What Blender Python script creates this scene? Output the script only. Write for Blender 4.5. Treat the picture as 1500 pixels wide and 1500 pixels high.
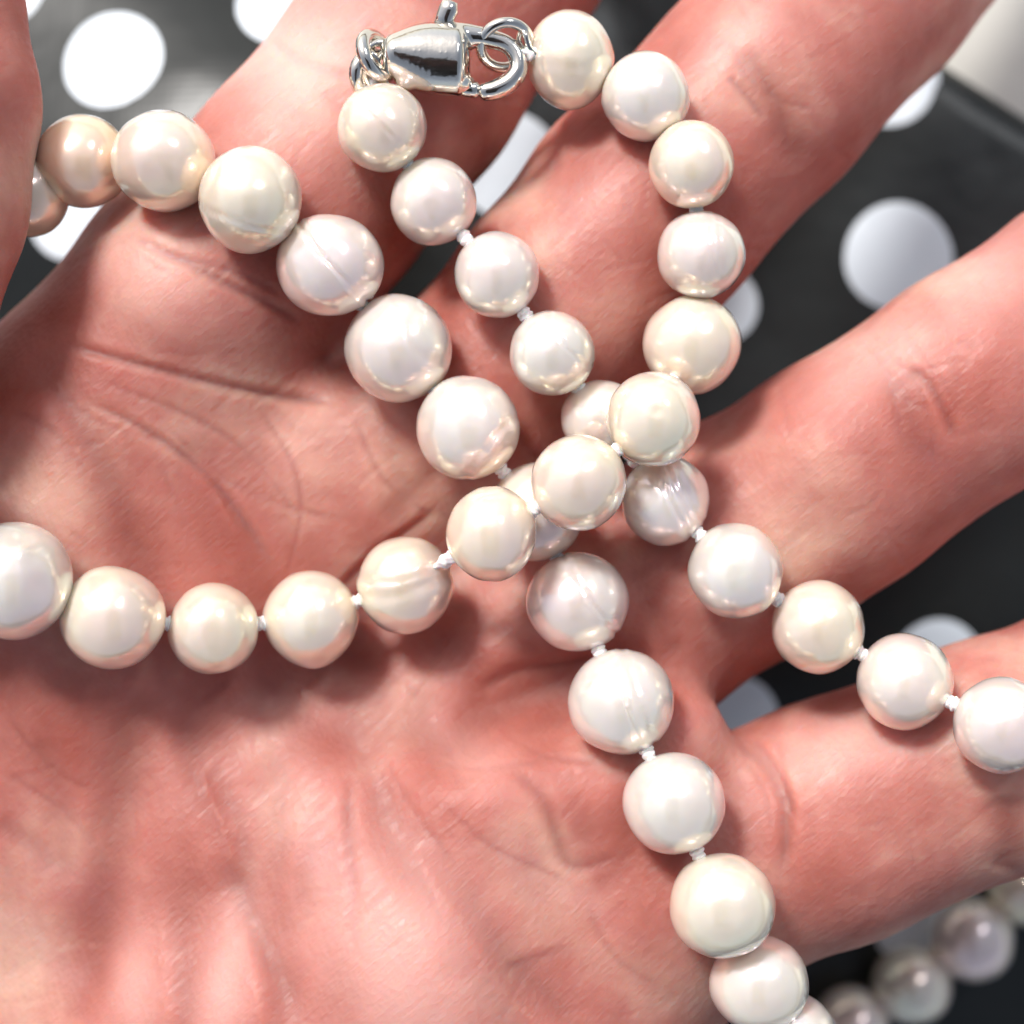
import bpy, bmesh, math, random
import numpy as np
from mathutils import Vector, Matrix, noise
from mathutils.bvhtree import BVHTree

random.seed(7)
for o in list(bpy.data.objects): bpy.data.objects.remove(o)
sc = bpy.context.scene
COL = sc.collection
MM = 0.001
CAMD = 140.0            # mm from lens to the plane of the palm
FRAME = 79.0            # mm of that plane seen across the picture

# ------------------------------------------------------------------ camera
cd = bpy.data.cameras.new('camera')
cam = bpy.data.objects.new('camera', cd); COL.objects.link(cam)
cam.location = (0, 0, CAMD*MM)
cam.rotation_euler = (0, 0, 0)
cd.sensor_width = 36; cd.lens = 36*CAMD/FRAME
cd.clip_start = 0.01; cd.clip_end = 50
cd.dof.use_dof = True
cd.dof.focus_distance = (CAMD-5)*MM
cd.dof.aperture_fstop = cd.lens/3.9
sc.camera = cam

# ------------------------------------------------------------------ light
SUN = Vector((-0.36, 0.59, 0.72)).normalized()
w = bpy.data.worlds.new('World'); sc.world = w; w.use_nodes = True
nt = w.node_tree; bg = nt.nodes['Background']
sky = nt.nodes.new('ShaderNodeTexSky'); sky.sky_type = 'NISHITA'; sky.sun_disc = False
sky.sun_elevation = math.asin(SUN.z); sky.sun_rotation = math.atan2(SUN.x, SUN.y)
sky.dust_density = 3.0; sky.air_density = 1.0; sky.ozone_density = 0.6
hs = nt.nodes.new('ShaderNodeHueSaturation'); hs.inputs['Saturation'].default_value = .55   # white balance of the photograph
nt.links.new(sky.outputs[0], hs.inputs['Color']); nt.links.new(hs.outputs[0], bg.inputs[0]); bg.inputs[1].default_value = 0.13
sl = bpy.data.lights.new('sun', 'SUN'); sl.energy = 3.7; sl.angle = math.radians(11); sl.color = (1, .975, .94)
so = bpy.data.objects.new('sun', sl); COL.objects.link(so)
so.rotation_euler = SUN.to_track_quat('Z', 'Y').to_euler(); so.location = SUN*2
# second, weaker soft light: the other pane beside the sun that every pearl mirrors
W2 = Vector((0.42, 0.52, 0.74)).normalized()
al = bpy.data.lights.new('window_light', 'AREA'); al.shape = 'RECTANGLE'; al.size = .12; al.size_y = .26
al.energy = 1.9; al.color = (.95, .98, 1.0)
ao = bpy.data.objects.new('window_light', al); COL.objects.link(ao)
ao.location = W2*1.0; ao.rotation_euler = W2.to_track_quat('Z', 'Y').to_euler()

sc.view_settings.view_transform = 'Standard'; sc.view_settings.look = 'None'
sc.view_settings.exposure = 0.12; sc.view_settings.gamma = 1
sc.render.engine = 'CYCLES'

# ------------------------------------------------------------------ helpers
def P(px, py, z=0.0):
    """point of the photograph (1500 px grid) at height z mm -> mm"""
    k = FRAME/1500*(CAMD-z)/CAMD
    return np.array([(px-750)*k, (750-py)*k, z])
def L(rpx, z=0.0): return rpx*FRAME/1500*(CAMD-z)/CAMD

def link(o, parent=None):
    COL.objects.link(o)
    if parent: o.parent = parent
    return o
def mesh_obj(name, verts, faces, mat, parent=None, smooth=True, scale=MM):
    me = bpy.data.meshes.new(name)
    me.from_pydata([tuple(np.asarray(v)*scale) for v in verts], [], faces)
    me.update()
    if smooth: me.polygons.foreach_set('use_smooth', [True]*len(me.polygons))
    if mat: me.materials.append(mat)
    return link(bpy.data.objects.new(name, me), parent)
def tag(o, label, cat, group=None, kind=None):
    o['label'] = label
    if cat: o['category'] = cat
    if group: o['group'] = group
    if kind: o['kind'] = kind

class Nodes:
    def __init__(s, name):
        s.m = bpy.data.materials.new(name); s.m.use_nodes = True
        s.t = s.m.node_tree; s.b = s.t.nodes['Principled BSDF']
    def n(s, kind, **kw):
        x = s.t.nodes.new('ShaderNode'+kind)
        for k, v in kw.items():
            if k.startswith('i_'): x.inputs[int(k[2:])].default_value = v
            else: setattr(x, k, v)
        return x
    def l(s, a, b): s.t.links.new(a, b)
    def set(s, **kw):
        for k, v in kw.items(): s.b.inputs[k.replace('_', ' ')].default_value = v
    def noise(s, vec, scale, detail=4, rough=.55):
        x = s.n('TexNoise'); x.inputs['Scale'].default_value = scale
        x.inputs['Detail'].default_value = detail; x.inputs['Roughness'].default_value = rough
        s.l(vec, x.inputs['Vector']); return x.outputs['Fac']
    def ramp(s, fac, stops):
        r = s.n('ValToRGB'); e = r.color_ramp.elements
        while len(e) < len(stops): e.new(.5)
        for q, (p, c) in zip(e, stops):
            q.position = p; q.color = (*c, 1) if len(c) == 3 else c
        s.l(fac, r.inputs[0]); return r.outputs[0]
    def mix(s, fac, a, b, mode='MIX'):
        x = s.n('Mix'); x.data_type = 'RGBA'; x.blend_type = mode
        for v, i in ((fac, 0), (a, 6), (b, 7)):
            if hasattr(v, 'links'): s.l(v, x.inputs[i])
            elif i == 0: x.inputs[0].default_value = v
            else: x.inputs[i].default_value = (*v, 1)
        return x.outputs[2]
    def math(s, op, a, b=0.0):
        x = s.n('Math'); x.operation = op
        for v, i in ((a, 0), (b, 1)):
            if hasattr(v, 'links'): s.l(v, x.inputs[i])
            else: x.inputs[i].default_value = v
        return x.outputs[0]
    def mapping(s, vec, scale=(1, 1, 1), rot=(0, 0, 0)):
        x = s.n('Mapping'); x.vector_type = 'TEXTURE'; scale = tuple(1/v for v in scale); x.inputs['Scale'].default_value = scale; x.inputs['Rotation'].default_value = rot
        s.l(vec, x.inputs['Vector']); return x.outputs[0]
    def bump(s, h, dist, strength=1.0, prev=None):
        x = s.n('Bump'); x.inputs['Distance'].default_value = dist; x.inputs['Strength'].default_value = strength
        s.l(h, x.inputs['Height'])
        if prev: s.l(prev, x.inputs['Normal'])
        return x.outputs[0]

# ------------------------------------------------------------------ materials
def skin_material():
    s = Nodes('palm_skin')
    co = s.n('TexCoord').outputs['Object']
    blot = s.noise(co, 70, 4, .55)
    fine = s.noise(co, 260, 4, .6)
    c = s.ramp(blot, [(.28, (.34, .082, .058)), (.50, (.455, .172, .142)), (.68, (.60, .345, .275))])
    c2 = s.ramp(fine, [(.35, (.80, .74, .72)), (.65, (1, 1, 1))])
    c = s.mix(.55, c, c2, 'MULTIPLY')
    # creases and one flank of each fold turn dark red: attribute written on the mesh
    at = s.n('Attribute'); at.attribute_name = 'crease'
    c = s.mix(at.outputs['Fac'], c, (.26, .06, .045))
    pa = s.n('Attribute'); pa.attribute_name = 'pale'      # brightly lit spots painted as paler skin, with some blanching
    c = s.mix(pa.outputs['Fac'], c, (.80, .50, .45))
    # faint bluish veins
    v = s.noise(s.mapping(co, (1, 2.2, 1), (0, 0, -.7)), 60, 2, .4)
    vr = s.ramp(v, [(.62, (0, 0, 0)), (.72, (.18, .18, .18))])
    c = s.mix(vr, c, (.40, .17, .18))
    s.l(c, s.b.inputs['Base Color'])
    s.set(Subsurface_Weight=1.0, Subsurface_Scale=.0048, Roughness=.5, Specular_IOR_Level=.36)
    s.b.inputs['Subsurface Radius'].default_value = (1.0, .24, .12)
    # relief: skin lines along the fingers, cross lines, pores
    m1 = s.mapping(co, (1, 7, 1), (0, 0, .72))
    lines = s.noise(m1, 420, 3, .6)
    m2 = s.mapping(co, (1, 5, 1), (0, 0, -1.15))
    lines2 = s.noise(m2, 380, 2, .6)
    vor = s.n('TexVoronoi'); vor.inputs['Scale'].default_value = 1900; s.l(co, vor.inputs['Vector'])
    wv = s.n('TexWave'); wv.inputs['Scale'].default_value = 620; wv.inputs['Distortion'].default_value = 26
    wv.inputs['Detail'].default_value = 2; wv.inputs['Detail Scale'].default_value = .25
    s.l(s.mapping(co, (1, 1, 1), (0, 0, .5)), wv.inputs['Vector'])
    b = s.bump(s.noise(co, 130, 3), .0005, .22)
    b = s.bump(lines, .00011, .6, b)
    b = s.bump(lines2, .00007, .45, b)
    b = s.bump(vor.outputs['Distance'], .00006, .6, b)
    s.l(b, s.b.inputs['Normal'])
    rr = s.ramp(s.noise(m1, 300, 3), [(.32, (.42,)*3), (.66, (.64,)*3)])
    s.l(rr, s.b.inputs['Roughness'])
    return s.m

def pearl_material(name, tint_a, tint_b):
    s = Nodes(name)
    co = s.n('TexCoord').outputs['Object']
    rnd = s.n('ObjectInfo').outputs['Random']
    c = s.mix(rnd, tint_a, tint_b)
    ad = s.n('VectorMath'); ad.operation = 'ADD'; s.l(co, ad.inputs[0]); s.l(rnd, ad.inputs[1])
    n = s.noise(ad.outputs[0], 160, 3, .5)
    c = s.mix(n, c, s.mix(.5, c, (.83, .67, .57)))
    ov = s.noise(ad.outputs[0], 110, 1, .4)                 # pink and green overtones of the nacre
    c = s.mix(s.ramp(ov, [(.42, (.28,)*3), (.50, (0,)*3)]), c, (.80, .63, .64))
    c = s.mix(s.ramp(ov, [(.52, (0,)*3), (.62, (.22,)*3)]), c, (.70, .77, .70))
    s.l(c, s.b.inputs['Base Color'])
    s.set(Metallic=.34, Roughness=.21, Subsurface_Weight=.6, Subsurface_Scale=.0022, Specular_IOR_Level=1.0,
          Coat_Weight=.9, Coat_Roughness=.11, Coat_IOR=1.6, Thin_Film_IOR=1.45)
    s.b.inputs['Subsurface Radius'].default_value = (1, .8, .5)
    tf = s.math('MULTIPLY', s.noise(ad.outputs[0], 90, 2), 320)
    x = s.math('ADD', tf, 290)
    s.l(x, s.b.inputs['Thin Film Thickness'])
    b = s.bump(s.noise(co, 700, 3), .00003, .35)
    b = s.bump(s.noise(co, 260, 2), .00012, .5, b)
    s.l(b, s.b.inputs['Normal'])
    return s.m

def simple(name, col, rough, metal=0, **kw):
    s = Nodes(name); s.set(Base_Color=(*col, 1), Roughness=rough, Metallic=metal, **kw); return s

M = {}
M['skin'] = skin_material()
M['pearl'] = pearl_material('nacre_white', (.83, .765, .705), (.86, .80, .765))
M['pearl_cream'] = pearl_material('nacre_cream', (.89, .775, .62), (.90, .80, .67))
M['pearl_tan'] = pearl_material('nacre_tan', (.84, .58, .34), (.86, .66, .44))
s = simple('polished_silver', (.76, .73, .67), .09, 1.0)
co = s.n('TexCoord').outputs['Object']
s.l(s.bump(s.noise(co, 500, 3), .00006, .5, s.bump(s.noise(co, 2600, 3), .00001, .5)), s.b.inputs['Normal'])
rr = s.ramp(s.noise(s.mapping(co, (1, 6, 1)), 900, 3), [(.3, (.06,)*3), (.8, (.2,)*3)]); s.l(rr, s.b.inputs['Roughness'])
M['silver'] = s.m
s = simple('silk_thread', (.80, .76, .76), .9, Specular_IOR_Level=.15, Subsurface_Weight=.4, Subsurface_Scale=.0005)
co = s.n('TexCoord').outputs['Object']
s.l(s.bump(s.noise(co, 3000, 2), .00008, .4), s.b.inputs['Normal']); M['thread'] = s.m

def cloth_mat(name, base, rough):
    s = Nodes(name)
    co = s.n('TexCoord').outputs['Object']
    c = s.mix(s.noise(co, 45, 5, .6), tuple(v*.75 for v in base), tuple(min(1, v*1.2) for v in base))
    s.l(c, s.b.inputs['Base Color'])
    s.set(Roughness=rough, Specular_IOR_Level=.40)
    wv = s.n('TexWave'); wv.inputs['Scale'].default_value = 420; s.l(co, wv.inputs['Vector'])
    w2 = s.n('TexWave'); w2.inputs['Scale'].default_value = 420; w2.bands_direction = 'Y'; s.l(co, w2.inputs['Vector'])
    h = s.math('ADD', wv.outputs['Fac'], w2.outputs['Fac'])
    s.l(s.bump(h, .00003, .2, s.bump(s.noise(co, 60, 3), .0015, .35)), s.b.inputs['Normal'])
    return s.m
M['cloth'] = cloth_mat('black_cloth', (.010, .0115, .011), .36)
M['dot'] = cloth_mat('white_print', (.74, .80, .90), .5)
s = Nodes('pale_table'); co = s.n('TexCoord').outputs['Object']
s.l(s.ramp(s.noise(s.mapping(co, (1, 5, 1)), 12, 5), [(.3, (.52, .51, .46)), (.7, (.66, .65, .60))]), s.b.inputs['Base Color'])
s.set(Roughness=.5); s.l(s.bump(s.noise(co, 90, 4), .0006, .4), s.b.inputs['Normal']); M['table'] = s.m

# ------------------------------------------------------------------ table and cloth
ZT = -50.0     # tabletop, mm
def sheet(name, x0, x1, y0, y1, z, n, mat):
    vs = []; fs = []
    for j in range(n+1):
        for i in range(n+1):
            vs.append((x0+(x1-x0)*i/n, y0+(y1-y0)*j/n, z))
    for j in range(n):
        for i in range(n):
            a = j*(n+1)+i; fs.append((a, a+1, a+n+2, a+n+1))
    return mesh_obj(name, vs, fs, mat)
table = sheet('tabletop', -900, 900, -900, 900, ZT, 4, M['table'])
tag(table, 'pale greyish table surface showing beyond the cloth', None, kind='structure')

# cloth edge runs across the upper right corner of the picture
EA = P(1372, 92, ZT)[:2]; EB = P(1505, 178, ZT)[:2]
eu = (EB-EA)/np.linalg.norm(EB-EA); en = np.array([-eu[1], eu[0]])   # en points away from the cloth
if en[1] < 0: en = -en
FOLDS = [  # centre px, direction angle, width mm, height mm
    ((150, 180), 8, 9, 2.2), ((260, 60), -14, 7, 1.6), ((80, 330), 22, 8, 1.6), ((1400, 620), 40, 12, 1.4),
    ((1150, 1000), -30, 14, 1.0), ((1450, 330), -38, 26, .7)]
def cloth_z(x, y):
    z = ZT+1.4
    for (c, a, wd, h) in FOLDS:
        q = P(c[0], c[1], ZT); a = math.radians(a)
        dx, dy = x-q[0], y-q[1]
        u = dx*math.cos(a)+dy*math.sin(a); v = -dx*math.sin(a)+dy*math.cos(a)
        v += 2.0*math.sin(u*.09)
        z += h*math.exp(-(v/wd)**2)*math.exp(-(u/45)**2)
    q = P(360, 380, ZT); d_ = math.hypot(x-q[0], y-q[1], 4); z += 15*max(0, 1-d_/46)**1.25
    z += .5*noise.noise(Vector((x*.03, y*.03, 3)))+.25*noise.noise(Vector((x*.09, y*.09, 9)))
    return z
def build_cloth():
    # coordinates: s along the edge, t inward from the edge
    S = np.concatenate([np.linspace(-420, -110, 14)[:-1], np.linspace(-110, 60, 110), np.linspace(60, 420, 14)[1:]])
    T = np.concatenate([np.linspace(0, 130, 100), np.linspace(130, 520, 14)[1:]])
    vs = []; ns, ntt = len(S), len(T)
    for t in T:
        for s_ in S:
            p = EA+eu*s_-en*t
            z = cloth_z(p[0], p[1])
            if t < 2: z = ZT+.35+(z-ZT-.35)*(t/2)
            vs.append((p[0], p[1], z))
    top = len(vs)
    vs += [(v[0], v[1], ZT+.05) for v in vs[:ns]]
    fs = []
    for j in range(ntt-1):
        for i in range(ns-1):
            a = j*ns+i; fs.append((a, a+ns, a+ns+1, a+1))
    for i in range(ns-1): fs.append((i, i+1, top+i+1, top+i))
    return mesh_obj('tablecloth', vs, fs, M['cloth'])
cloth = build_cloth()
tag(cloth, 'black cloth with white polka dots spread under the hand', 'tablecloth')
def dot(px, py, rpx, ax=1.0):
    zz = ZT+1.5
    for _ in range(4): c = P(px, py, zz); zz = cloth_z(c[0], c[1])
    r = L(rpx, zz)
    vs = []; fs = []; N = 48; R = 8
    for k in range(R+1):
        for i in range(N):
            a = 2*math.pi*i/N; rr = r*(k/R)*(1+.012*math.sin(3*a+px))
            x = c[0]+rr*math.cos(a)*ax; y = c[1]+rr*math.sin(a)
            if np.dot(np.array([x, y])-EA, en) > -.6:      # printed cloth ends at its edge
                d = np.dot(np.array([x, y])-EA, en)+.6; x -= en[0]*d; y -= en[1]*d
            vs.append((x, y, cloth_z(x, y)+(.06 if k < R else -.05)))
    for k in range(R):
        for i in range(N):
            a, b = k*N+i, k*N+(i+1) % N
            fs.append((a, a+N, b+N, b))
    return mesh_obj('printed_dot', vs, fs, M['dot'], cloth)
DOTS = [(165, 87, 80), (415, 8, 72), (98, 322, 62), (742, 240, 84), (1298, 112, 78), (1316, 376, 84), (1052, 446, 62),
        (1374, 975, 72), (1078, 1055, 68), (1345, 1352, 72), (10, -18, 60)]
for q in DOTS: dot(*q)
for i in range(-9, 14):            # the print goes on outside and behind the hand
    for j in range(-6, 12):
        x = 1316+i*245+j*38; y = 376-i*70+j*262+(0 if i % 2 == 0 else 120)
        if any((x-a)**2+(y-b)**2 < 200**2 for a, b, c in DOTS): continue
        if -60 < x < 1560 and -60 < y < 1560: continue
        q = P(x, y, ZT)
        if np.dot(q[:2]-EA, en) > -5 or abs(q[0]) > 260 or abs(q[1]) > 260: continue
        dot(x, y, 78)

# ------------------------------------------------------------------ the hand: one continuous skin
# chains: (px, py, half width px, height of the skin above the palm plane in mm, flatness)
CH = [
 # index
 [(-560,1560,330,-6),(-120,960,250,-1),(150,640,215,1),(303,434,190,1.5),(450,278,184,1),(585,112,182,-1),(725,-85,172,-6),(850,-260,158,-14),(930,-380,140,-20)],
 # middle
 [(-500,1640,330,-6),(150,1010,230,-4.5),(560,690,200,-3.5),(716,574,165,-1.5),(828,440,167,0),(941,310,176,0),(1112,134,170,-1),(1262,-20,164,-5),(1440,-210,152,-12),(1560,-330,136,-18)],
 # ring
 [(-380,1740,330,-5),(300,1240,230,-4),(760,960,200,-4),(920,885,190,-2.5),(1080,795,178,-1),(1222,700,169,1),(1425,562,164,2),(1600,440,158,1),(1760,320,148,-3),(1860,240,130,-7)],
 # little finger
 [(-260,1880,330,-4),(450,1520,240,1),(760,1330,215,1.5),(960,1270,185,1),(1085,1255,170,1),(1215,1205,176,2),(1450,1110,170,3),(1610,1040,158,1),(1760,960,140,-4)],
 # edge of the palm
 [(960,1290,180,0),(770,1610,215,2),(420,1900,280,1),(-100,2080,330,-4)],
 # ball of the thumb and thumb
 [(-640,1500,330,0),(-420,1050,280,5),(-440,760,230,15),(-330,560,212,16),(-208,430,192,16),(-152,290,186,15),(-112,150,164,13),(-125,10,152,11),(-150,-60,135,9)],
 # heel, wrist, forearm
 [(-640,1500,330,-2),(-260,1880,340,-4)],
 [(-420,1700,420,-6),(-800,2080,420,-8),(-1700,2950,520,-10)],
 [(-560,1560,360,-5),(-980,1960,400,-8),(-1800,2850,520,-10)],
 # pad at the root of the little finger, beside the web
 [(985,1085,82,1.0),(900,1150,110,.8),(780,1180,120,.8)],
 # filling of the hollow of the palm
 [(100,1200,250,-3),(600,1250,240,1),(300,1500,270,2)],
 [(350,760,220,-2),(200,900,230,-2)],
]
KK = {0:2.0,1:2.0,2:2.4,3:2.2,4:5,5:1.6,6:8,7:10,8:10,9:2.5,10:8,11:8}
def build_hand():
    h = 1.0
    lo = np.array([-165., -150., -58.]); hi = np.array([82., 78., 40.])
    nx, ny, nz = [int(v) for v in (hi-lo)/h]
    X = (lo[0]+np.arange(nx)*h).astype(np.float32); Y = (lo[1]+np.arange(ny)*h).astype(np.float32); Z = (lo[2]+np.arange(nz)*h).astype(np.float32)
    D = np.full((nx, ny, nz), 60., np.float32)
    for ci, ch in enumerate(CH):
        pts = []
        for (x, y, r, zs) in ch:
            rm = L(r, zs-9); c = P(x, y, zs-rm); c[2] = zs-rm; pts.append((c, rm))
        C = np.full_like(D, 60.)
        for (a, ra), (b, rb) in zip(pts[:-1], pts[1:]):
            R = max(ra, rb)+9
            i0 = [max(0, int((min(a[k], b[k])-R-lo[k])/h)) for k in range(3)]
            i1 = [min((nx, ny, nz)[k], int((max(a[k], b[k])+R-lo[k])/h)+2) for k in range(3)]
            if any(i1[k] <= i0[k] for k in range(3)): continue
            gx = X[i0[0]:i1[0], None, None]; gy = Y[None, i0[1]:i1[1], None]; gz = Z[None, None, i0[2]:i1[2]]
            d = b-a; dd = float(d@d)
            t = np.clip(((gx-a[0])*d[0]+(gy-a[1])*d[1]+(gz-a[2])*d[2])/dd, 0, 1)
            t2 = t*t*(3-2*t)
            dist = np.sqrt((gx-a[0]-t*d[0])**2+(gy-a[1]-t*d[1])**2+(gz-a[2]-t*d[2])**2)-(ra+(rb-ra)*t2)
            sl_ = (slice(i0[0], i1[0]), slice(i0[1], i1[1]), slice(i0[2], i1[2]))
            q = C[sl_]; k = 1.5; hh = np.maximum(k-np.abs(q-dist), 0)/k
            C[sl_] = np.minimum(q, dist)-hh*hh*k*.25
        k = KK[ci]; hh = np.maximum(k-np.abs(D-C), 0)/k
        D = np.minimum(D, C)-hh*hh*k*.25
    # surface nets
    ins = D < 0
    cell = np.zeros((nx-1, ny-1, nz-1), np.int32)
    acc = np.zeros((nx-1, ny-1, nz-1, 3), np.float32); cnt = np.zeros((nx-1, ny-1, nz-1), np.float32)
    offs = [(i, j, k) for i in (0, 1) for j in (0, 1) for k in (0, 1)]
    def sub(o): return (slice(o[0], nx-1+o[0]), slice(o[1], ny-1+o[1]), slice(o[2], nz-1+o[2]))
    for o1 in offs:
        for ax in range(3):
            if o1[ax]: continue
            o2 = list(o1); o2[ax] = 1
            A = D[sub(o1)]; B = D[sub(o2)]
            cr = (A < 0) != (B < 0)
            t = np.where(cr, A/np.where(cr, A-B, 1), 0)
            for q in range(3):
                acc[..., q] += np.where(cr, (t if q == ax else o1[q]), 0)
            cnt += cr
    act = cnt > 0
    idx = np.full(act.shape, -1, np.int64); idx[act] = np.arange(act.sum())
    ii = np.argwhere(act)
    V = (acc[act]/cnt[act][:, None]+ii)*h+lo
    F = []
    for ax in range(3):
        a1, a2 = (ax+1) % 3, (ax+2) % 3
        s0 = [slice(1, n-1) for n in (nx, ny, nz)]; s0[ax] = slice(0, (nx, ny, nz)[ax]-1)
        s1 = list(s0); s1[ax] = slice(1, (nx, ny, nz)[ax])
        A = ins[tuple(s0)]; B = ins[tuple(s1)]
        for flip, cr in ((False, A & ~B), (True, ~A & B)):
            e = np.argwhere(cr)+np.array([s.start for s in s0])
            def cc(d1, d2):
                q = e.copy(); q[:, a1] -= d1; q[:, a2] -= d2
                return idx[q[:, 0], q[:, 1], q[:, 2]]
            f = np.stack([cc(1, 1), cc(0, 1), cc(0, 0), cc(1, 0)], 1)
            if flip: f = f[:, ::-1]
            F.append(f)
    F = np.concatenate(F); F = F[(F >= 0).all(1)]
    return V, F

V, F = build_hand()
me = bpy.data.meshes.new('hand')
me.from_pydata((V*MM).tolist(), [], F.tolist()); me.update()
bm = bmesh.new(); bm.from_mesh(me)
for _ in range(3): bmesh.ops.smooth_vert(bm, verts=bm.verts, factor=.5, use_axis_x=True, use_axis_y=True, use_axis_z=True)
bm.to_mesh(me); bm.free()
tmp = bpy.data.objects.new('tmp', me); COL.objects.link(tmp)
md = tmp.modifiers.new('s', 'SUBSURF'); md.levels = 1; md.render_levels = 1
dg = bpy.context.evaluated_depsgraph_get()
me2 = bpy.data.meshes.new_from_object(tmp.evaluated_get(dg))
bpy.data.objects.remove(tmp)
bm = bmesh.new(); bm.from_mesh(me2)
ed = [e for e in bm.edges if all(abs(v.co.x) < .043 and abs(v.co.y) < .043 and v.co.z > -.022 for v in e.verts)
      and (e.verts[0].normal.z > -.25)]
bmesh.ops.subdivide_edges(bm, edges=ed, cuts=1, use_grid_fill=True, smooth=0)
bm.to_mesh(me2); bm.free()
me = me2; me.name = 'hand'

# creases: (polyline px, width px, depth mm, redness)
CR = [
 ([(40,520),(100,600),(165,715),(215,830),(240,930)], 26, .75, .35),
 ([(130,590),(200,622),(280,675),(345,745),(400,830)], 9, .26, .3),
 ([(285,640),(330,750),(380,835),(405,880)], 26, .40, .25),
 ([(100,505),(200,532),(320,562),(400,578),(485,588)], 9, .30, .35),
 ([(640,745),(590,790),(545,825),(500,870)], 10, .35, .3),
 ([(420,1085),(560,1070),(667,1090),(760,1045),(850,1005),(930,985)], 34, .95, .35),
 ([(700,1010),(760,985),(830,975),(905,965)], 12, .3, .3),
 ([(600,1000),(640,1080),(690,1180)], 14, .15, .2),
 ([(500,1040),(545,1140),(600,1253),(667,1330),(733,1425),(815,1505)], 24, .95, .25),
 ([(253,1030),(287,1120),(330,1225),(360,1307),(413,1427),(440,1505)], 17, .45, .35),
 ([(205,1000),(193,1067),(180,1150),(167,1233),(140,1380),(118,1500)], 28, 1.0, .45),
 ([(405,1080),(413,1180),(413,1300),(427,1400),(430,1470)], 18, .22, .2),
 ([(60,1080),(90,1170),(100,1300)], 16, .3, .2),
 ([(0,1200),(50,1240),(80,1280)], 14, .3, .2),
 ([(515,1130),(520,1260),(530,1400)], 12, .18, .1),
 ([(740,1130),(800,1180),(835,1262),(913,1257)], 13, .15, .3),
 ([(905,1110),(925,1180),(915,1255),(860,1300)], 14, .14, .3),
 ([(780,1390),(790,1440),(800,1500)], 40, .6, .1),
 ([(195,350),(300,400),(380,440),(440,470)], 9, .28, .3),
 ([(240,375),(330,395),(410,430)], 7, .18, .2),
 ([(470,500),(560,640),(590,720)], 16, .3, .2),
 ([(560,760),(640,690),(720,650)], 14, .35, .3),
 ([(620,880),(700,900),(790,960)], 14, .3, .2),
 ([(930,830),(960,900),(1000,960)], 16, .35, .3),
 ([(1085,70),(1110,110),(1138,150),(1150,200),(1180,240)], 20, .45, .45),
 ([(1065,110),(1095,140),(1120,175)], 9, .2, .3),
 ([(1255,520),(1300,545),(1325,580),(1340,640),(1375,700)], 20, .42, .5),
 ([(1330,540),(1370,570),(1400,640)], 10, .22, .4),
 ([(1078,1085),(1110,1110),(1135,1150),(1150,1210),(1150,1280)], 13, .35, .3),
 ([(1100,1080),(1140,1130),(1165,1200)], 8, .2, .2),
 ([(1465,1160),(1480,1230),(1470,1280)], 22, .5, .5),
 ([(470,130),(530,180),(600,225)], 12, .15, .2),
 ([(395,55),(450,90),(520,120)], 10, .15, .15),
 ([(690,560),(760,640),(800,700)], 12, .2, .2),
]
CR += [([(1262,505),(1296,540),(1312,590),(1322,650)],6,.22,.5),([(1300,520),(1340,560),(1362,620),(1372,690)],6,.22,.5),([(1280,560),(1335,590),(1360,600)],5,.15,.4),
 ([(1330,500),(1380,560),(1405,610)],6,.15,.4),([(1098,75),(1122,120),(1146,165),(1160,230)],6,.22,.5),([(1120,130),(1150,150),(1190,160)],5,.15,.4),([(1070,60),(1088,100),(1112,140)],6,.16,.4),
 ([(1140,1085),(1152,1150),(1160,1230)],6,.16,.4),([(1090,1110),(1120,1160),(1130,1220)],6,.18,.4),([(60,560),(150,620),(260,650)],6,.2,.5),([(20,600),(90,640),(150,720)],6,.2,.5),
 ([(240,620),(330,700),(420,740),(500,760)],6,.18,.5),([(150,560),(260,600),(360,660),(440,760)],6,.2,.5),([(380,600),(430,680),(440,760),(420,850)],6,.16,.5),([(520,610),(560,700),(640,760)],6,.2,.5),
 ([(30,1050),(80,1120),(150,1160)],6,.2,.4),([(20,1130),(110,1200),(160,1290)],6,.2,.4),([(620,1110),(700,1130),(800,1120)],6,.18,.4),([(650,1180),(720,1240),(830,1290)],6,.16,.4),
 ([(560,1100),(600,1180),(680,1280)],6,.18,.4),([(730,1060),(790,1110),(880,1120)],6,.18,.4),([(860,1330),(900,1400),(960,1440)],6,.16,.4)]
random.seed(11)
for _ in range(240):               # short fine lines everywhere, mostly across or along the fingers
    x, y = random.uniform(-30, 1530), random.uniform(-30, 1530)
    a = random.choice([-.75, -.75, .9, 1.3, -.2])+random.uniform(-.3, .3)
    ln = random.uniform(25, 110)
    q = [(x+math.cos(a)*ln*t+random.uniform(-4, 4), y+math.sin(a)*ln*t+random.uniform(-4, 4)) for t in (0, .5, 1)]
    CR.append((q, random.uniform(5, 7), random.uniform(.03, .07), .05))
# folds with one broad and one steep flank: (polyline, left px, right px, mm)
FO = [([(560,1140),(600,1230),(667,1330),(733,1425),(815,1510),(860,1570)], 110, 20, 1.5),
      ([(335,1270),(362,1360),(383,1440),(395,1540)], 75, 20, .45), ([(228,1280),(248,1390),(256,1540)], 80, 20, .5),
      ([(262,1060),(300,1140),(335,1220),(356,1300)], 60, 15, .8), ([(440,1090),(446,1180),(430,1270),(420,1360)], 40, 20, .3),
      ([(215,850),(160,735),(95,620),(50,560)], 14, 50, .5), ([(395,890),(340,770),(290,660)], 12, 45, .4),
      ([(930,1000),(850,1015),(760,1055),(680,1095)], 18, 60, .6)]
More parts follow.
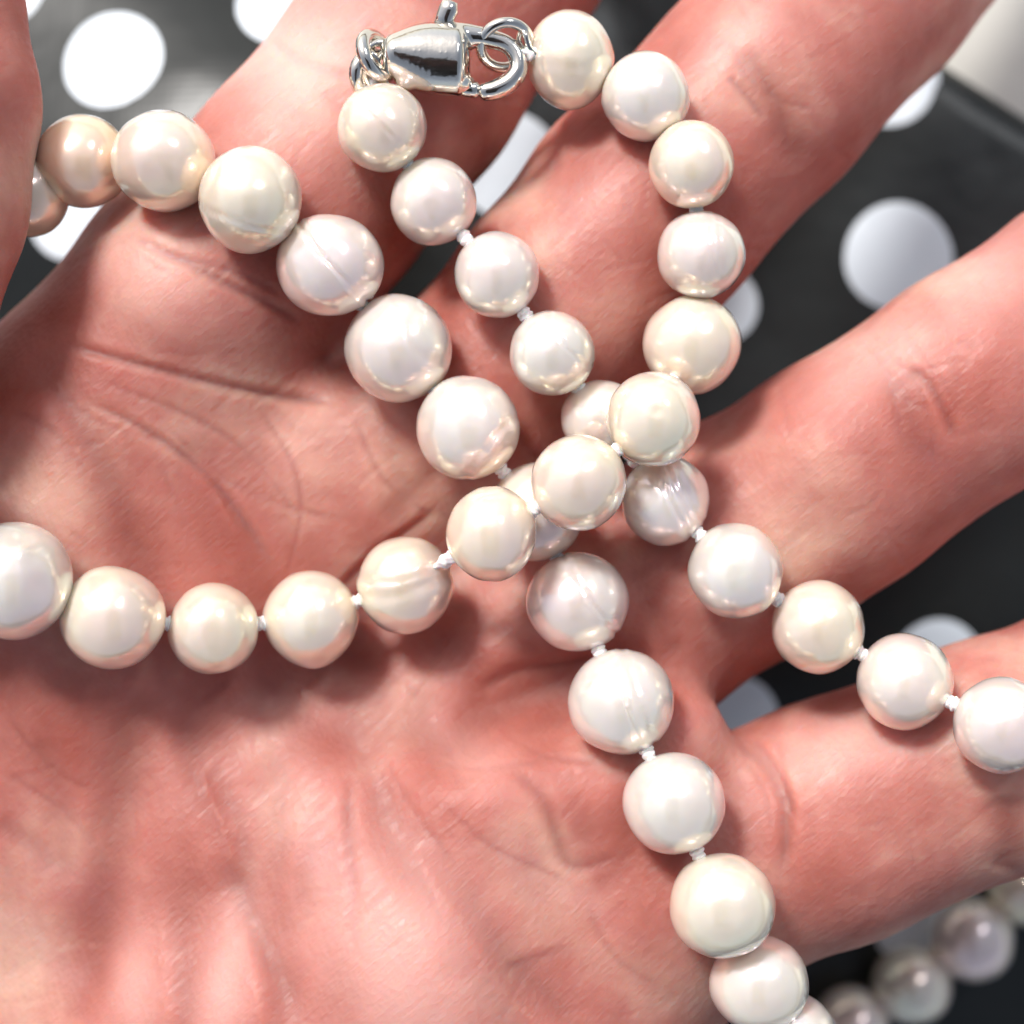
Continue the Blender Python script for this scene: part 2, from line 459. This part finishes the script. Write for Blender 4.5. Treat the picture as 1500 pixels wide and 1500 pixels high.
# swellings: (px, py, rx, ry, angle, mm)
MD = [(240,430,120,90,40,.9),(590,600,80,60,40,.6),(700,1170,120,70,20,1.2),(880,1150,80,70,0,.6),
      (600,1400,110,190,-25,1.6),(480,1250,60,150,-20,.35),
      (60,800,90,160,-30,.8),(1240,1110,110,60,-15,.5),(1200,640,110,70,-30,.5),(900,320,100,70,-40,.5),
      (450,800,90,160,-30,-.8),(800,1000,120,50,-15,-1.2),(60,940,200,230,0,2.2),(560,1640,260,260,0,3.5)]
nv = len(me.vertices)
co = np.empty(nv*3); me.vertices.foreach_get('co', co); co = co.reshape(-1, 3)/MM
no = np.empty(nv*3); me.vertices.foreach_get('normal', no); no = no.reshape(-1, 3)
k = 1500/FRAME*CAMD/(CAMD-co[:, 2])
px = 750+co[:, 0]*k; py = 750-co[:, 1]*k
top = np.clip((no[:, 2]-.05)/.35, 0, 1)*(co[:, 2] > -20)*(co[:, 2] < 9)
top = np.maximum(top, 0)
dis = np.zeros(nv); red = np.zeros(nv)
def smooth_line(pl):
    out = []; m = len(pl)
    for k_ in range((m-1)*5+1):
        t = k_/5; i = min(int(t), m-2); u = t-i
        q = [pl[max(i-1, 0)], pl[i], pl[i+1], pl[min(i+2, m-1)]]
        out.append(tuple(.5*(2*q[1][e]+(q[2][e]-q[0][e])*u+(2*q[0][e]-5*q[1][e]+4*q[2][e]-q[3][e])*u*u+(3*q[1][e]-q[0][e]-3*q[2][e]+q[3][e])*u**3) for e in (0, 1)))
    return out
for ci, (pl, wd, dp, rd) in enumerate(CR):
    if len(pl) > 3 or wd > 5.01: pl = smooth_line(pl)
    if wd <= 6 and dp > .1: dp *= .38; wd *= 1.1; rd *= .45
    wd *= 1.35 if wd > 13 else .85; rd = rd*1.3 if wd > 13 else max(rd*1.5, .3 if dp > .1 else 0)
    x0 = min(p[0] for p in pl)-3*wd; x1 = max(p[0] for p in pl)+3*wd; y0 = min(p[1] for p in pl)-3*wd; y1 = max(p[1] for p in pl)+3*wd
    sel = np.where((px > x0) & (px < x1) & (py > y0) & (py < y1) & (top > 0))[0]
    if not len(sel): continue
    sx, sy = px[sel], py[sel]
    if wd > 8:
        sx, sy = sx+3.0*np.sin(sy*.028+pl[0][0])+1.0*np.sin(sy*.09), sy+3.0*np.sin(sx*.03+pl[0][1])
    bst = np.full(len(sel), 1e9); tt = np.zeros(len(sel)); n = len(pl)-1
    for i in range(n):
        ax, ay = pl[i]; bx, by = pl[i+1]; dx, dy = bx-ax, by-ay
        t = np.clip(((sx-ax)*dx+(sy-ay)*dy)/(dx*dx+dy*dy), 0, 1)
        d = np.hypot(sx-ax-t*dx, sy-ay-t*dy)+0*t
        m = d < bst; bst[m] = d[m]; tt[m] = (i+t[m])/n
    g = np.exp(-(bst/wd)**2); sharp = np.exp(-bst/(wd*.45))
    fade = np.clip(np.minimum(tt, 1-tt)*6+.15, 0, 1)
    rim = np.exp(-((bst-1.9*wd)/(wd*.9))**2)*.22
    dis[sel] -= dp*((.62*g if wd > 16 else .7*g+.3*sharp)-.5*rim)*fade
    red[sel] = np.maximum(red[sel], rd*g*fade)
for (pl, wl, wr, hh) in FO:
    pl = smooth_line(pl); best = np.full(nv, 1e9); sg = np.zeros(nv); tt = np.zeros(nv)
    sel = np.where((px > min(p[0] for p in pl)-300) & (px < max(p[0] for p in pl)+300) & (py > min(p[1] for p in pl)-300) & (py < max(p[1] for p in pl)+300) & (top > 0))[0]
    sx, sy = px[sel], py[sel]; bst = best[sel]; s1_ = sg[sel]; t1 = tt[sel]; n = len(pl)-1
    for i in range(n):
        ax, ay = pl[i]; bx, by = pl[i+1]; dx, dy = bx-ax, by-ay
        t = np.clip(((sx-ax)*dx+(sy-ay)*dy)/(dx*dx+dy*dy), 0, 1)
        ex, ey = sx-ax-t*dx, sy-ay-t*dy; d = np.hypot(ex, ey); m = d < bst
        bst[m] = d[m]; s1_[m] = (dx*ey-dy*ex)[m]; t1[m] = (i+t[m])/n
    fade = .5-.5*np.cos(np.clip(np.minimum(t1*1.6, (1-t1)*4), 0, 1)*math.pi)
    wdt = np.where(s1_ > 0, wl, wr)
    q = np.sqrt(bst*bst+16.0)/wdt
    dis[sel] += hh*np.exp(-q**1.4)*fade
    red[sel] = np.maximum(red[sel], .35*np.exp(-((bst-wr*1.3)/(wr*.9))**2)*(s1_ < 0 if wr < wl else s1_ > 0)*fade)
for (cx, cy, rx, ry, an, hgt) in MD:
    a = math.radians(an); u = (px-cx)*math.cos(a)+(py-cy)*math.sin(a); v = -(px-cx)*math.sin(a)+(py-cy)*math.cos(a)
    dis += hgt*np.exp(-(u/rx)**2-(v/ry)**2)
dis *= top
co += no*dis[:, None]
me.vertices.foreach_set('co', (co*MM).ravel())
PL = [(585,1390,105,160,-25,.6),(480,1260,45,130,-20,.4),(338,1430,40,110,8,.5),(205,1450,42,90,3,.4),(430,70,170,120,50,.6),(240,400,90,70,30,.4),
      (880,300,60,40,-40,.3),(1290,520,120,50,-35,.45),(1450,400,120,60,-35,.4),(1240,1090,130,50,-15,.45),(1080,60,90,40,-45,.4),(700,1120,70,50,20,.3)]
pale = np.zeros(nv)  # brightness of the lit patches, put into the skin colour
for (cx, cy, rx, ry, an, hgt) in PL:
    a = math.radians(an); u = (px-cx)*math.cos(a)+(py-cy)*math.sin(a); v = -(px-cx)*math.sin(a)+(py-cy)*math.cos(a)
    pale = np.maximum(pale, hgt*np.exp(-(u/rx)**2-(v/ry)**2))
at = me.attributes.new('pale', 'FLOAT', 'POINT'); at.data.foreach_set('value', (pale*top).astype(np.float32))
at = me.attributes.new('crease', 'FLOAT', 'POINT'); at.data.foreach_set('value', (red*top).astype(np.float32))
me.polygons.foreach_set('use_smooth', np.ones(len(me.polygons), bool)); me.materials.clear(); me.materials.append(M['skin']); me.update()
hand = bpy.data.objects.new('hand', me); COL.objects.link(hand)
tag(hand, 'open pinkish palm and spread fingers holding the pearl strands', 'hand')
bvh = BVHTree.FromPolygons([Vector(v) for v in co], [tuple(p.vertices) for p in me.polygons])
print('hand tris', len(me.polygons)*2)

# ------------------------------------------------------------------ necklace
neck = bpy.data.objects.new('pearl_necklace', None); COL.objects.link(neck); neck.empty_display_size = .01
tag(neck, 'long knotted strand of white pearls with a silver clasp, looped over the palm', 'necklace')

# (px, py, r px, colour, features)   features: ('g', nx, ny, nz, offset, width, depth) groove; ('b', nx, ny, nz, width, height) bump
A_ = [(835,85,66,'c',[('b',0.05,-1,.1,.55,.13),('b',-.1,.9,.3,.7,.03),('g',0,1,.2,-.22,.10,.015)]),
 (946,142,63,'w',[]),(1013,241,64,'c',[]),(1027,373,66,'w',[('g',.95,.1,.1,.25,.05,.012),('g',.95,.1,.1,.42,.05,.012)]),
 (1013,505,71,'c',[('b',.8,.3,.3,.6,.05)]),(957,614,68,'c',[('b',0,.1,1,.15,-.03),('b',-.7,-.5,.5,.4,.04)]),
 (847,708,71,'c',[('b',.5,.5,.2,.8,.04),('b',0,1,0,.9,.03)]),(720,782,68,'c',[('g',1,0,0,0,.16,.015)]),
 (594,856,71,'c',[('g',-.25,.95,.15,.02,.13,.035),('g',-.15,.95,.3,.42,.06,.02),('b',-.2,-1,0,.8,.04)]),
 (456,905,70,'c',[('b',.1,-1,0,.45,.06),('b',0,.8,.4,.7,.02)]),(313,921,67,'c',[('b',.1,0,1,.35,-.04)]),
 (165,905,76,'c',[('b',.2,-.1,1,.3,-.02)]),(20,851,86,'w',[('b',.33,.5,.8,.18,.06),('b',.6,-.1,.7,.3,-.05),('b',.8,-.4,.3,.3,.03)])]
LOOP = [(-125,790,80,'w',[]),(-165,650,76,'w',[]),(-140,508,74,'w',[]),(-80,378,72,'c',[])]
C_ = [(40,285,62,'o',[]),(122,237,67,'o',[('b',.1,-.5,.8,.25,-.03)]),(240,236,73,'c',[('b',0,-.45,.8,.25,-.03)]),
 (367,293,77,'c',[('g',-.28,-.88,-.25,.30,.035,.035)]),(483,389,77,'w',[('g',.78,.60,.10,.12,.04,.05),('g',.78,.60,.10,.02,.10,-.02)]),
 (583,511,77,'w',[('g',.6,.2,.5,.85,.05,.02)]),(685,627,75,'w',[('g',.72,-.6,.1,.62,.05,.018),('g',-.1,.9,.3,.8,.04,.012)]),
 (785,750,71,'c',[]),(846,882,74,'w',[('g',.80,.52,.05,.30,.035,.04),('b',.5,.6,.5,.6,.02)]),
 (910,1028,77,'w',[('g',.95,.32,.05,.10,.03,.035),('g',.95,.32,.05,.36,.03,.03),('g',.95,.32,.05,.22,.08,-.015)]),
 (987,1176,77,'w',[]),(1058,1326,77,'c',[('b',.7,-.6,.2,.5,.02)]),(1112,1442,72,'w',[]),(1160,1520,68,'w',[])]
D1 = [(1195,1590,66,'w',[]),(1190,1600,60,'w',[])]
T_ = [(1165,1560,56,'w',[]),(1248,1502,57,'w',[]),(1336,1442,58,'w',[]),(1424,1375,62,'w',[]),(1508,1298,60,'c',[]),(1590,1235,58,'w',[]),(1690,1195,58,'w',[])]
D2 = [(1790,1170,62,'w',[]),(1762,1150,68,'w',[]),(1720,1135,70,'w',[]),(1608,1108,72,'w',[])]
B_ = [(1466,1062,72,'w',[]),(1325,998,70,'w',[]),(1198,918,68,'c',[]),(1077,836,69,'w',[('b',.6,-.6,.3,.3,.04)]),
 (975,733,65,'w',[('g',.86,.45,.15,.16,.06,.03),('g',.86,.45,.15,.40,.05,.025),('g',.86,.45,.15,.58,.05,.02)]),(880,612,58,'w',[]),
 (809,517,63,'w',[('g',.70,.52,.32,.60,.03,.03)]),(728,403,64,'w',[]),(635,295,63,'w',[]),(560,187,66,'c',[('g',.72,.66,.1,.03,.05,.012)])]

def surf(px_, py_, z0):
    """height of the skin under a point, mm"""
    best = -99
    q = P(px_, py_, z0)
    hit = bvh.ray_cast(Vector((q[0], q[1], 12)), Vector((0, 0, -1)))
    if hit[0] is not None: best = hit[0].z
    return best
def rest(px_, py_, r):
    """centre height at which a ball of radius r just rests on the skin"""
    z = 0.0
    for _ in range(3):
        q = P(px_, py_, z); bz = -99
        for a, f in [(0, 0)]+[(a*math.pi/4, f) for a in range(8) for f in (.5, .85)]:
            dx, dy = math.cos(a)*f*r, math.sin(a)*f*r
            hit = bvh.ray_cast(Vector((q[0]+dx, q[1]+dy, 12)), Vector((0, 0, -1)))
            if hit[0] is not None: bz = max(bz, hit[0].z+math.sqrt(max(0, 1-f*f))*r)
        z = bz if bz > -40 else -40
    return z
def relax(lst, slack=1.2):
    zs = []; rs = []
    for (x, y, r, c, f) in lst:
        rm = L(r, 3); rs.append(rm); zs.append(rest(x, y, rm)-.35)
    for i, e in enumerate(lst):                # these run under the thumb and off the edge of the hand
        if e[0] < 130 and e[1] < 420: zs[i] = -6.0 if e[0] < 100 else -1.0
    lo = list(zs); n = len(zs); z = list(zs)
    for _ in range(200):
        for i in range(n):
            a = z[i-1] if i > 0 else z[1]; b = z[i+1] if i < n-1 else z[n-2]
            z[i] = max(lo[i], (a+b)/2-slack)
    return z, rs
strandA = A_+LOOP+C_
zA, rA = relax(strandA)
zB, rB = relax(B_)
print('zA', [round(v, 1) for v in zA]); print('zB', [round(v, 1) for v in zB])
# strand A passes over the others where they cross
def ballxy(e, z): return P(e[0], e[1], z)
nA = len(A_); cross = []
lower = [(B_[i], zB[i], rB[i]) for i in range(len(B_))]+[(strandA[i], zA[i], rA[i]) for i in range(nA+len(LOOP), len(strandA))]
loA = list(zA)
for i in range(nA):
    for (e, ze, re_) in lower:
        pa = ballxy(strandA[i], zA[i]); pb = ballxy(e, ze)
        d = math.hypot(*(pa-pb)[:2]); s_ = rA[i]+re_
        if d < s_: loA[i] = max(loA[i], ze+math.sqrt(s_*s_-d*d))
for _ in range(200):
    for i in range(nA):
        a = zA[i-1] if i > 0 else zA[1]; b = zA[i+1]
        zA[i] = max(loA[i], (a+b)/2-3.0)
print('zA2', [round(v, 1) for v in zA[:nA]])

def pearl_mesh(r, feats, seed, nu=64, nvv=44):
    rng = random.Random(seed)
    sx, sy, sz = [1+rng.uniform(-.035, .035) for _ in range(3)]
    off = Vector((rng.uniform(0, 50),)*3)
    vs = [(0, 0, 1)]; fs = []
    for j in range(1, nvv):
        th = math.pi*j/nvv
        for i in range(nu):
            ph = 2*math.pi*i/nu; vs.append((math.sin(th)*math.cos(ph), math.sin(th)*math.sin(ph), math.cos(th)))
    vs.append((0, 0, -1))
    n = np.array(vs); k_ = np.ones(len(n))
    for f in feats:
        if f[0] == 'g':
            a = np.array(f[1:4]); a = a/np.linalg.norm(a); t = (n@a-f[4])/f[5]
            wob = .25*np.sin(n[:, 0]*5+seed)+.2*np.sin(n[:, 2]*7)
            t = t+wob
            k_ -= f[6]*(np.exp(-t*t)-.35*np.exp(-((t-1.9)**2))-.2*np.exp(-((t+1.9)**2)))
        else:
            a = np.array(f[1:4]); a = a/np.linalg.norm(a); d = 1-n@a
            k_ += f[5]*np.exp(-d*2/(f[4]**2))
    out = []
    for v, kk in zip(vs, k_):
        q = Vector(v)
        kk += +.034*noise.noise(q*1.3+off)+.008*noise.noise(q*3.5+off)
        out.append((v[0]*kk*r*sx, v[1]*kk*r*sy, v[2]*kk*r*sz))
    for i in range(nu): fs.append((0, 1+i, 1+(i+1) % nu))
    for j in range(nvv-2):
        for i in range(nu):
            a = 1+j*nu+i; b = 1+j*nu+(i+1) % nu; fs.append((a, a+nu, b+nu, b))
    e = len(vs)-1; st = 1+(nvv-2)*nu
    for i in range(nu): fs.append((e, st+(i+1) % nu, st+i))
    return out, fs
plain = {}
PM = {'w': M['pearl'], 'c': M['pearl_cream'], 'o': M['pearl_tan']}
cnt = 0
def put_pearl(x, y, z, rmm, c, feats):
    global cnt; cnt += 1
    q = P(x, y, z); rmm = rmm*(CAMD-z)/(CAMD-3)
    v, f = pearl_mesh(rmm, feats, cnt)
    o = mesh_obj('pearl', v, f, PM[c], neck)
    o.location = Vector(q)*MM
    return (Vector(q), rmm)

def knot_mesh():
    vs = []; fs = []; N, R = 40, 40
    for j in range(R+1):
        t = j/R; z = -1.25+2.5*t
        env = .26+.30*math.exp(-((abs(z)-.22)/.34)**2)
        for i in range(N):
            a = 2*math.pi*i/N
            r = env*(1+.08*math.sin(2*a+z*7)+.05*math.sin(5*a-z*9))
            vs.append((r*math.cos(a), r*math.sin(a), z))
    for j in range(R):
        for i in range(N):
            a = j*N+i; b = j*N+(i+1) % N; fs.append((a, b, b+N, a+N))
    fs.append(tuple(range(N))[::-1]); fs.append(tuple(range(R*N, R*N+N)))
    return vs, fs
v, f = knot_mesh(); knot0 = mesh_obj('knot', v, f, M['thread'], neck); used0 = False
def put_knot(a, b):
    global used0
    (pa, ra), (pb, rb) = a, b
    d = pb-pa; ln = d.length
    if ln < 1e-6: return
    u = d/ln; gap = ln-ra-rb
    mid = pa+u*(ra+gap/2)
    o = knot0 if not used0 else knot0.copy()
    if used0: COL.objects.link(o)
    used0 = True; o.parent = neck
    o.location = mid*MM
    g = max(.8, min(1.5, (gap+1.0)/2.0)) if gap < 3 else gap/2
    o.rotation_euler = (u.to_track_quat('Z', 'Y') @ Matrix.Rotation(random.uniform(0, 6), 3, 'Z').to_quaternion()).to_euler()
    o.scale = (1.0, 1.0, g*1.05)

PA = [put_pearl(e[0], e[1], z, r, e[3], e[4]) for e, z, r in zip(strandA, zA, rA)]
PB = [put_pearl(e[0], e[1], z, r, e[3], e[4]) for e, z, r in zip(B_, zB, rB)]
# the rest of the strand drops to the cloth and runs along it
PT = []
for (x, y, r, c, f) in T_:
    z = 0
    for _ in range(4):
        rm = L(r, z); q = P(x, y, z); z = cloth_z(q[0], q[1])+rm*.98
    rm = L(r, z); q = P(x, y, z); PT.append(put_pearl(x, y, z, L(r, 3), c, f))
def drop(a, b, r=3.9):
    """pearls hanging between two placed ones"""
    pa, pb = a[0], b[0]; n = max(1, int(round((pb-pa).length/(2*r+.8)))-1); out = []
    for i in range(1, n+1):
        t = i/(n+1); q = pa.lerp(pb, t)
        v, f = pearl_mesh(r, [], 900+i, 32, 22)
        o = mesh_obj('pearl', v, f, M['pearl'], neck); o.location = q*MM; out.append((q, r))
    return out
d1 = drop(PA[-1], PT[0]); d2 = drop(PT[-1], PB[0])
loop = PA+d1+PT+d2+PB
for a, b in zip(loop[:-1], loop[1:]): put_knot(a, b)

# ------------------------------------------------------------------ clasp (part) with its lever and rings (sub-parts)
zc = max(rest(630, 90, 3.0), 1.5)+.6
print('clasp z', zc)
def cp(x, y, dz=0.0): return Vector(P(x, y, zc+dz))
def ico(verts, faces, c, r3, rot=0):
    bmx = bmesh.new(); bmesh.ops.create_icosphere(bmx, subdivisions=3, radius=1)
    o = len(verts); R = Matrix.Rotation(rot, 3, 'Z')
    for v in bmx.verts:
        verts.append(tuple(c+R @ Vector((v.co.x*r3[0], v.co.y*r3[1], v.co.z*r3[2]))))
    for f_ in bmx.faces: faces.append(tuple(o+q.index for q in f_.verts))
    bmx.free()
def tube(path, radii, N=20, closed=False, flat=1.0):
    vs = []; fs = []; n = len(path)
    prev = None
    for i, p in enumerate(path):
        if closed: t = path[(i+1) % n]-path[i-1]
        else: t = path[min(i+1, n-1)]-path[max(i-1, 0)]
        t.normalize()
        up = Vector((0, 0, 1)) if prev is None else prev
        s_ = t.cross(up)
        if s_.length < 1e-4: s_ = t.cross(Vector((1, 0, 0)))
        s_.normalize(); up = s_.cross(t).normalized(); prev = up
        r = radii[i] if hasattr(radii, '__len__') else radii
        for k_ in range(N):
            a = 2*math.pi*k_/N; vs.append(tuple(p+s_*(math.cos(a)*r)+up*(math.sin(a)*r*flat)))
    for i in range(n if closed else n-1):
        for k_ in range(N):
            a = i*N+k_; b = i*N+(k_+1) % N; c = ((i+1) % n)*N+k_; d = ((i+1) % n)*N+(k_+1) % N
            fs.append((a, b, d, c))
    if not closed:
        fs.append(tuple(range(N))[::-1]); fs.append(tuple(range((n-1)*N, n*N)))
    return vs, fs
def spline(pts, n=60):
    out = []; m = len(pts)
    for k_ in range(n):
        t = k_/(n-1)*(m-1); i = min(int(t), m-2); u = t-i
        p0 = pts[max(i-1, 0)]; p1 = pts[i]; p2 = pts[i+1]; p3 = pts[min(i+2, m-1)]
        out.append([.5*((2*b)+(-a+c)*u+(2*a-5*b+4*c-d)*u*u+(-a+3*b-3*c+d)*u**3) for a, b, c, d in zip(p0, p1, p2, p3)])
    return out
def hook_mesh():
    # upper bow: broad body narrowing into the hook
    V_, F_ = [], []
    for k_ in range(13):                       # broad bow
        t = k_/12; x = 580+90*t; ry = 34+20*math.sin(min(1, t*1.5)*math.pi/2); rx = 26-6*t
        yc = 83+5*t
        ico(V_, F_, cp(x, yc), (L(rx, zc), L(ry, zc), 2.3))
    for (x, y, rx, ry) in ((580, 78, 16, 26), (600, 112, 24, 22), (676, 122, 20, 17), (672, 60, 24, 22)): ico(V_, F_, cp(x, y), (L(rx, zc), L(ry, zc), 1.3))
    pts = spline([(655,50,17),(690,53,15),(718,57,12.5),(742,65,11.5),(757,82,11.5),(759,102,12),(747,120,12.5),(727,131,12.5),(711,134,11.5)], 60)
    for p in pts: ico(V_, F_, cp(p[0], p[1]), (L(p[2]*1.2, zc), L(p[2]*1.2, zc), L(p[2]*1.2, zc)*1.2))
    return V_, F_
v, f = hook_mesh()
clasp = mesh_obj('clasp', v, f, M['silver'], neck)
rm_ = clasp.modifiers.new('r', 'REMESH'); rm_.mode = 'VOXEL'; rm_.voxel_size = .00014; rm_.use_smooth_shade = True
sm_ = clasp.modifiers.new('s', 'SMOOTH'); sm_.iterations = 8; sm_.factor = .5
dg = bpy.context.evaluated_depsgraph_get()
m_ = bpy.data.meshes.new_from_object(clasp.evaluated_get(dg)); clasp.modifiers.clear(); clasp.data = m_; m_.name = 'clasp'
clasp['label'] = 'silver lobster clasp joining the two ends of the strand'
def sub(name, v, f, mat=None): return mesh_obj(name, v, f, mat or M['silver'], clasp)
# thumb tab
V_, F_ = tube([cp(648, 40, .4), cp(652, 26, .6), cp(657, 14, .8), cp(659, 3, .9), cp(660, 0, .9)], [L(15, zc), L(14, zc), L(15, zc), L(12, zc), L(4, zc)], 20, flat=.7); sub('lever', V_, F_)
# gate end
V_, F_ = tube([cp(668, 126), cp(682, 129), cp(697, 132), cp(704, 133)], [L(12, zc), L(13, zc), L(12, zc), L(8, zc)], 20); sub('gate', V_, F_)
def ring(c, R, r, tilt, yaw, name='jump_ring'):
    Mx = Matrix.Rotation(yaw, 3, 'Z') @ Matrix.Rotation(tilt, 3, 'X')
    path = [c+Mx @ Vector((R*math.cos(a), R*math.sin(a), 0)) for a in [2*math.pi*i/48 for i in range(48)]]
    V_, F_ = tube(path, r, 14, closed=True); return sub(name, V_, F_)
ring(cp(740, 66, -.2), L(36, zc), .42, .75, .25)
ring(cp(552, 82, .2), L(31, zc), .58, 1.0, 1.9)
ring(cp(541, 108, -.1), L(27, zc), .56, .9, 1.2)
# wire loop holding the first pearl each side
def wire(pts, r=.22, name='wire_loop'):
    path = [Vector(q) for q in spline([tuple(cp(*p)) for p in pts], 40)]
    V_, F_ = tube(path, r, 10); return sub(name, V_, F_)
wire([(560,135,-.4),(538,120,.2),(532,96,.9),(545,80,.9),(560,98,.4),(566,125,.0),(568,145,-.3)], .30)
wire([(556,140,.0),(530,128,.3),(524,104,.4),(536,74,.8),(556,62,.6),(574,70,.3)], .28)
wire([(790,84,0),(776,70,.4),(770,52,.7),(764,44,.4),(760,60,-.3),(772,80,-.5),(790,88,-.2)], .22)
# thread from the rings into the first pearl each side
put_knot((cp(776, 78, 0), .1), PA[0]); put_knot((cp(548, 122, 0), .1), PB[-1])

# ------------------------------------------------------------------ the phone that takes the picture: mirrored in pearls and clasp
def rounded_slab(x0, x1, y0, y1, z0, z1, rad, bev):
    prof = []
    for (cx, cy, a0) in ((x1-rad, y1-rad, 0), (x0+rad, y1-rad, 90), (x0+rad, y0+rad, 180), (x1-rad, y0+rad, 270)):
        for k_ in range(9): prof.append((cx, cy, math.radians(a0+k_*11.25)))
    rings_ = [(z0, -bev), (z0+bev*.3, -bev*.3), (z0+bev, 0), (z1-bev, 0), (z1-bev*.3, -bev*.3), (z1, -bev)]
    vs = []; fs = []; n = len(prof)
    for (z, d) in rings_:
        for (cx, cy, a) in prof: vs.append((cx+(rad+d)*math.cos(a), cy+(rad+d)*math.sin(a), z))
    for j in range(len(rings_)-1):
        for i in range(n): fs.append((j*n+i, j*n+(i+1) % n, (j+1)*n+(i+1) % n, (j+1)*n+i))
    fs.append(tuple(range(n))[::-1]); fs.append(tuple(range((len(rings_)-1)*n, len(rings_)*n)))
    return vs, fs
dark = simple('phone_glass', (.035, .036, .04), .25).m
v, f = rounded_slab(-42, 40, -142, 24, 145, 153.5, 9, 1.6)
phone = mesh_obj('smartphone', v, f, dark, smooth=False)
tag(phone, 'dark smartphone held flat above the hand, mirrored as the dark middle of each pearl', 'phone')
